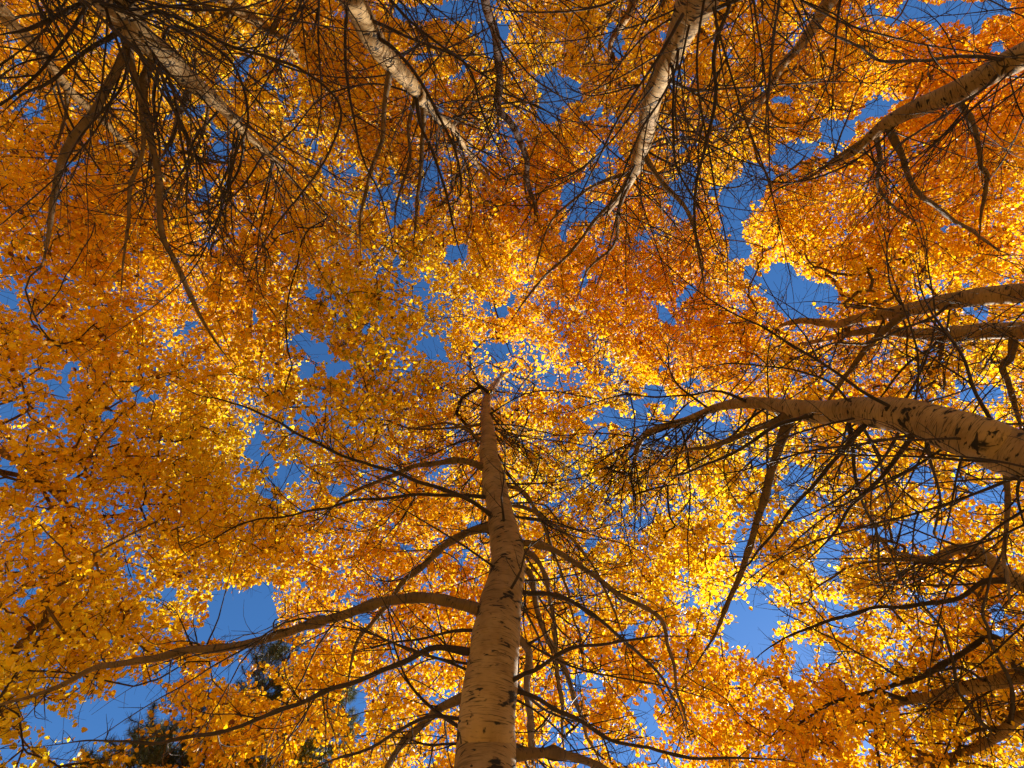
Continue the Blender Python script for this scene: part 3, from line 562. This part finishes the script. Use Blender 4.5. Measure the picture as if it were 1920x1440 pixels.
def crown(t, ids):
    """grow live wood out to every sprig of this tree, then hang the leaves"""
    P = PS[ids]; N = t.N
    pos = [N]; cnt = [np.zeros(len(N))]; par = np.full(len(N), -1); npos = N.copy(); root = np.arange(len(N))
    cap = len(N) + len(P) * 14
    POS = np.zeros((cap, 3)); POS[:len(N)] = N; PAR = np.full(cap, -1); ROOT = np.zeros(cap, int); ROOT[:len(N)] = np.arange(len(N)); ROOT_N = np.zeros(cap, int); ROOT_N[:len(N)] = np.arange(len(N)); n = len(N); TR = len(N)
    dist = np.array([np.min(((N - p) ** 2).sum(1)) for p in P]) ** .5
    chains = []
    for k in np.argsort(dist):
        p = P[k]; D = POS[:n] - p; c = np.sqrt((D ** 2).sum(1)) + 0.45 * np.maximum(0, D[:, 2]); c[:TR] += 0.35
        q = int(np.argmin(c)); a = POS[q]; L = np.linalg.norm(p - a); m = max(2, min(12, int(L / 0.16)))
        u = (np.arange(1, m + 1) / m)[:, None]
        side = RNG.normal(size=3) * 0.07 * min(L, 1.2); side[2] -= 0.10 * min(L, 1.2)
        new = a + (p - a) * u + side * np.sin(u * math.pi) + RNG.normal(size=(m, 3)) * 0.012
        new[-1] = p; idx = np.arange(n, n + m)
        if n + m >= cap: break
        POS[idx] = new; PAR[idx] = np.r_[q, idx[:-1]]; ROOT[idx] = n if q < TR else ROOT[q]; ROOT_N[idx] = ROOT_N[q]; n += m
        chains.append(np.r_[q, idx])
    W_ = np.zeros(n)
    for ch in chains: W_[ch[-1]] += 1
    for i in range(n - 1, TR - 1, -1):
        if PAR[i] >= TR: W_[PAR[i]] += W_[i]
    R = np.minimum(0.0027 * np.maximum(W_, 1) ** .42, 0.8 * t.NR[ROOT_N[:n]] + .002)
    groups = {}
    for ch in chains:
        r = R[ch].copy(); q = ch[0]
        if q < TR: r[0] = r[1] * 1.2
        else: r[0] = min(r[0], r[1] * 1.15)
        A = resample_lin(np.c_[POS[ch], r], 8)
        groups.setdefault(ROOT[ch[1]], []).append(A)
    # leaves
    g = len(P); cb = Buf()
    tw_d = RNG.normal(size=(g, 4, 3)); tw_d[:, :, 2] += 0.2; tw_d /= np.linalg.norm(tw_d, axis=2, keepdims=True); tl = RNG.uniform(.12, .34, (g, 4, 1))
    e = P[:, None] + tw_d * tl; mid = P[:, None] + tw_d * tl * .5 + RNG.normal(size=(g, 4, 3)) * .015
    TW = np.stack([np.repeat(P[:, None], 4, 1), mid, e], 2).reshape(-1, 3, 3)
    cb.tubes(TW, np.tile([0.0026, 0.0018, 0.0009], (len(TW), 1)), 3, 1)
    wi = RNG.integers(0, 4, (g, NLEAF)); u = RNG.random((g, NLEAF, 1)) ** .7
    q = P[:, None] + tw_d[np.arange(g)[:, None], wi] * tl[np.arange(g)[:, None], wi] * u * 1.1 + RNG.normal(size=(g, NLEAF, 3)) * 0.042
    q = q.reshape(-1, 3); x, y, d = proj(q); ok = ~in_gap(x, y, 0.8) & ~in_lane(q); sid = np.repeat(ids, NLEAF)[ok]; q = q[ok]
    warm = fl[sid, 2] - .06 + 0.38 * hue_n[sid] + RNG.normal(size=len(q)) * .13 + np.repeat(RNG.normal(size=g) * .08, NLEAF)[ok] + t.hue
    olive = 0.22 * np.exp(-(((px[sid] - 680) / 110) ** 2 + ((py[sid] - 660) / 100) ** 2)) + 0.06 * np.exp(-(((px[sid] - 120) / 90) ** 2 + ((py[sid] - 430) / 60) ** 2))
    add_leaves(cb, q, LEAF * RNG.uniform(.55, 1.25, len(q)), tint_of(warm, olive), 0)
    return groups, cb
def resample_lin(P, K):
    s = np.r_[0, np.cumsum(np.linalg.norm(np.diff(P[:, :3], axis=0), axis=1))]; u = np.linspace(0, s[-1], K)
    return np.stack([np.interp(u, s, P[:, j]) for j in range(P.shape[1])], 1)

nleaves = 0
for ti, t in enumerate(TREES.values()):
    t.hue = RNG.uniform(-.06, .06)
    parts = []                                   # (size, Buf)
    for A, dead, fk in t.limbs:
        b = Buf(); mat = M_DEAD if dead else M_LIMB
        sc_ = np.zeros((1, len(A), 12))
        for _ in range(int(len(A) / 9)): sc_[0, RNG.integers(2, len(A)), RNG.integers(0, 12)] = .5
        b.tubes(A[None, :, :3], A[None, :, 3], 12, 0, sc_)
        lines = {1: [], 2: []}; L = np.linalg.norm(np.diff(A[:, :3], axis=0), axis=1).sum()
        sprout(A, int(3 + L * (7.0 if dead else 6.0)), 0.30, 0.9, lines, 1, 0.2)
        lines_to_buf(b, lines, 1)
        b.mats = [mat, M_DEAD]; parts.append((1e3 + A[0, 3], b))
    for lines in t.deadparts:
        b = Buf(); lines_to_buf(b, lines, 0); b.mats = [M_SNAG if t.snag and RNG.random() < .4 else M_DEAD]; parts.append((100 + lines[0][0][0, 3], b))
    if not t.snag:
        ids = np.where(owner == live.index(t))[0]
        if len(ids):
            groups, cb = crown(t, ids)
            for rt, ls in groups.items():
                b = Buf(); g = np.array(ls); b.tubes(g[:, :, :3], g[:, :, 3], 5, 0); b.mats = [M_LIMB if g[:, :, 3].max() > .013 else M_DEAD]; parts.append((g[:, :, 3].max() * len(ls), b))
            cb.build("crown", [M_LEAF, M_DEAD], t.root, smooth=False); nleaves += len(ids) * NLEAF
    parts.sort(key=lambda p: -p[0])
    for s, b in parts[:95]: b.build("branch", b.mats, t.root)
    rest = parts[95:]
    if rest:
        b = Buf()
        for s, q in rest:
            for v, bk, sc, tn in zip(q.v, q.bark, q.scar, q.tint):
                pass
            off = b.n
            b.v += q.v; b.bark += q.bark; b.scar += q.scar; b.tint += q.tint
            b.f += [f + off for f in q.f]; b.mat += [np.zeros_like(x) for x in q.mat]; b.n += q.n
        o = b.build("twigs", [M_DEAD], t.root); o["kind"] = "stuff"
    # the stem, with scars where branches leave it
    A = t.axis; S = 40; K = len(A); scv = np.zeros((K, S))
    T = np.gradient(A[:, :3], axis=0); T /= np.linalg.norm(T, axis=1, keepdims=True)
    ref = np.eye(3)[np.argmin(np.abs(A[-1, :3] - A[0, :3]))]; AA = np.cross(T, ref); AA /= np.linalg.norm(AA, axis=1, keepdims=True); BB = np.cross(T, AA)
    th = np.arange(S) * 2 * math.pi / S; zz = np.arange(K)[:, None] * 0.015
    allsc = list(t.scars)
    for _ in range(int(K / 20)):
        i = RNG.integers(0, K); v = RNG.normal(size=3); allsc.append((i, v, RNG.uniform(.003, .013)))
    for i, v, r in allsc:
        if A[i, 3] < .035: continue
        v = np.asarray(v, float); a0 = math.atan2(v @ BB[i], v @ AA[i]); r = min(r, .016)
        dth = (th[None, :] - a0 + math.pi) % (2 * math.pi) - math.pi
        arc = dth * A[i, 3]; dz = zz - i * 0.015 + np.abs(arc) * 0.35     # brows droop either side of the branch
        k = A[i, 3] / .11
        g = np.exp(-(arc / (0.016 * k + r * 1.6)) ** 2 - (dz / (0.008 * k + r * 0.6)) ** 2) * .72
        if r > .012 or RNG.random() < .3:                 # the folded brow over a branch collar
            db = zz - i * .015 + .02 * k + np.abs(arc) * RNG.uniform(.5, .9)
            g = np.maximum(g, np.exp(-(db / (.009 * k)) ** 2) * np.clip(1.3 - np.abs(arc) / (.075 * k), 0, .75))
        scv = np.maximum(scv, g)
    z_ = 0.0
    while z_ < zz[-1, 0]:                                # creases running part of the way round
        z_ += RNG.uniform(.04, .22); a0 = RNG.uniform(-3.14, 3.14); ext = RNG.uniform(.5, 1.8); tl = RNG.normal() * .35
        dth = (th[None, :] - a0 + math.pi) % (2 * math.pi) - math.pi; arc = dth * A[:, 3:4]
        dz = zz - z_ - arc * tl - 0.25 * np.abs(arc)
        scv = np.maximum(scv, .45 * np.exp(-(dz / .006) ** 2) * (np.abs(dth) < ext))
    b = Buf(); b.tubes(A[None, :, :3], A[None, :, 3], S, 0, scv)
    b.build("trunk", [M_SNAG if t.snag else M_TRUNK], t.root)
print("leaves", nleaves, {t.key: len(t.deadparts) for t in TREES.values()})

# ------------------------------------------------------------------ pines behind, lower left
def pine(px, py, h, label, H, spread):
    top = ray(px, py, h); base = np.array([top[0] * 1.02, top[1] * 1.02, 0.0])
    e = bpy.data.objects.new("pine_tree", None); COL.objects.link(e); e.matrix_world = Matrix.Translation(Vector(base)); tag(e, label, "tree", "pines behind the aspens")
    n = 40; A = np.linspace(base - [0, 0, .2], top, n); A = np.c_[A, np.linspace(0.17, 0.012, n)]
    b = Buf(); b.tubes(A[None, :, :3], A[None, :, 3], 12, 0); b.build("trunk", [M_SNAG], e)
    nb = Buf()
    for k in range(90):
        u = RNG.uniform(.35, .99) if k else .99; i = int(u * (n - 1)); az = RNG.uniform(0, 6.28); el = 0.15 + 0.5 * u
        d = np.array([math.cos(az) * math.cos(el), math.sin(az) * math.cos(el), math.sin(el)]); L = spread * (1.08 - u) ** .8 * RNG.uniform(.7, 1.1) + .15
        B = wander(A[i, :3], d, L, 0.006 + 0.008 * L, .003, 10, .05, .5); lines = {0: [B], 1: [], 2: []}
        for _ in range(int(4 + L * 5)):
            j = RNG.integers(2, 9); dd = B[j, :3] - B[j - 1, :3]; dd /= np.linalg.norm(dd); lines[1].append(wander(B[j, :3], side_dir(dd, .8, .3), RNG.uniform(.15, .4) * (L ** .5), .004, .002, 7, .05, .8))
        bb = Buf(); lines_to_buf(bb, lines, 0); bb.build("branch", [M_SNAG], e)
        for C_ in [B[4:]] + lines[1]:
            m = int(80 * max(1, len(C_) / 4)); w = RNG.random(m) ** .6 * (len(C_) - 1); i0 = w.astype(int).clip(0, len(C_) - 2); fr = (w - i0)[:, None]
            p = C_[i0, :3] * (1 - fr) + C_[i0 + 1, :3] * fr; ax = C_[i0 + 1, :3] - C_[i0, :3]; ax /= np.linalg.norm(ax, axis=1, keepdims=True)
            v = RNG.normal(size=(m, 3)); v /= np.linalg.norm(v, axis=1, keepdims=True); dr = ax * .55 + v; dr /= np.linalg.norm(dr, axis=1, keepdims=True)
            sd = np.cross(dr, RNG.normal(size=(m, 3))); sd /= np.linalg.norm(sd, axis=1, keepdims=True); ln = RNG.uniform(.06, .11, (m, 1)); wd = 0.0022
            V = np.stack([p - sd * wd, p + sd * wd, p + dr * ln + sd * wd * .4, p + dr * ln - sd * wd * .4], 1).reshape(-1, 3)
            tn = np.array([.05, .075, .022]) * RNG.uniform(.6, 1.6, (m, 1)) + np.array([.04, .02, 0]) * RNG.random((m, 1))
            nb.raw(V, [np.arange(m * 4).reshape(m, 4)], 0, tint=np.repeat(tn, 4, 0))
    nb.build("crown", [M_NEEDLE], e, smooth=False)
pine(548, 1225, 8.0, "dark green pine showing behind orange leaves left of the central trunk", 13, 2.6)
pine(300, 1378, 7.6, "dark pine top poking up at the bottom left edge", 12, 2.2)
pine(655, 1265, 8.6, "pale shaded pine half hidden behind leaves just left of the central trunk", 12, 2.2)

# ------------------------------------------------------------------ the rest of the grove, unseen below the frame, added to block low skylight
def shade_wood():
    b = Buf(); m = 70000; az = RNG.uniform(0, 2 * math.pi, m); r = RNG.uniform(17, 30, m)
    z = CAM_H + r * 0.50 * RNG.random(m) ** .8
    add_leaves(b, np.stack([r * np.cos(az), r * np.sin(az), z], -1), RNG.uniform(.15, .32, m), tint_of(RNG.uniform(.1, .9, m), np.full(m, .05)), 0)
    n = 110; az = RNG.uniform(0, 6.28, n); r = RNG.uniform(15, 28, n); P = np.stack([r * np.cos(az), r * np.sin(az), np.zeros(n)], -1)
    T = np.stack([P + [0, 0, z * 1.0] + RNG.normal(size=(n, 3)) * .1 for z in (-.3, 2, 4, 6.5)], 1); b.tubes(T, np.tile([.16, .13, .11, .07], (n, 1)) * RNG.uniform(.7, 1.3, (n, 1)), 8, 1)
    tag(b.build("unseen_shade_wood", [M_LEAF, M_TRUNK], smooth=False), kind="stuff", label="unseen golden aspen wood further off all round, added to shade the grove")
shade_wood()
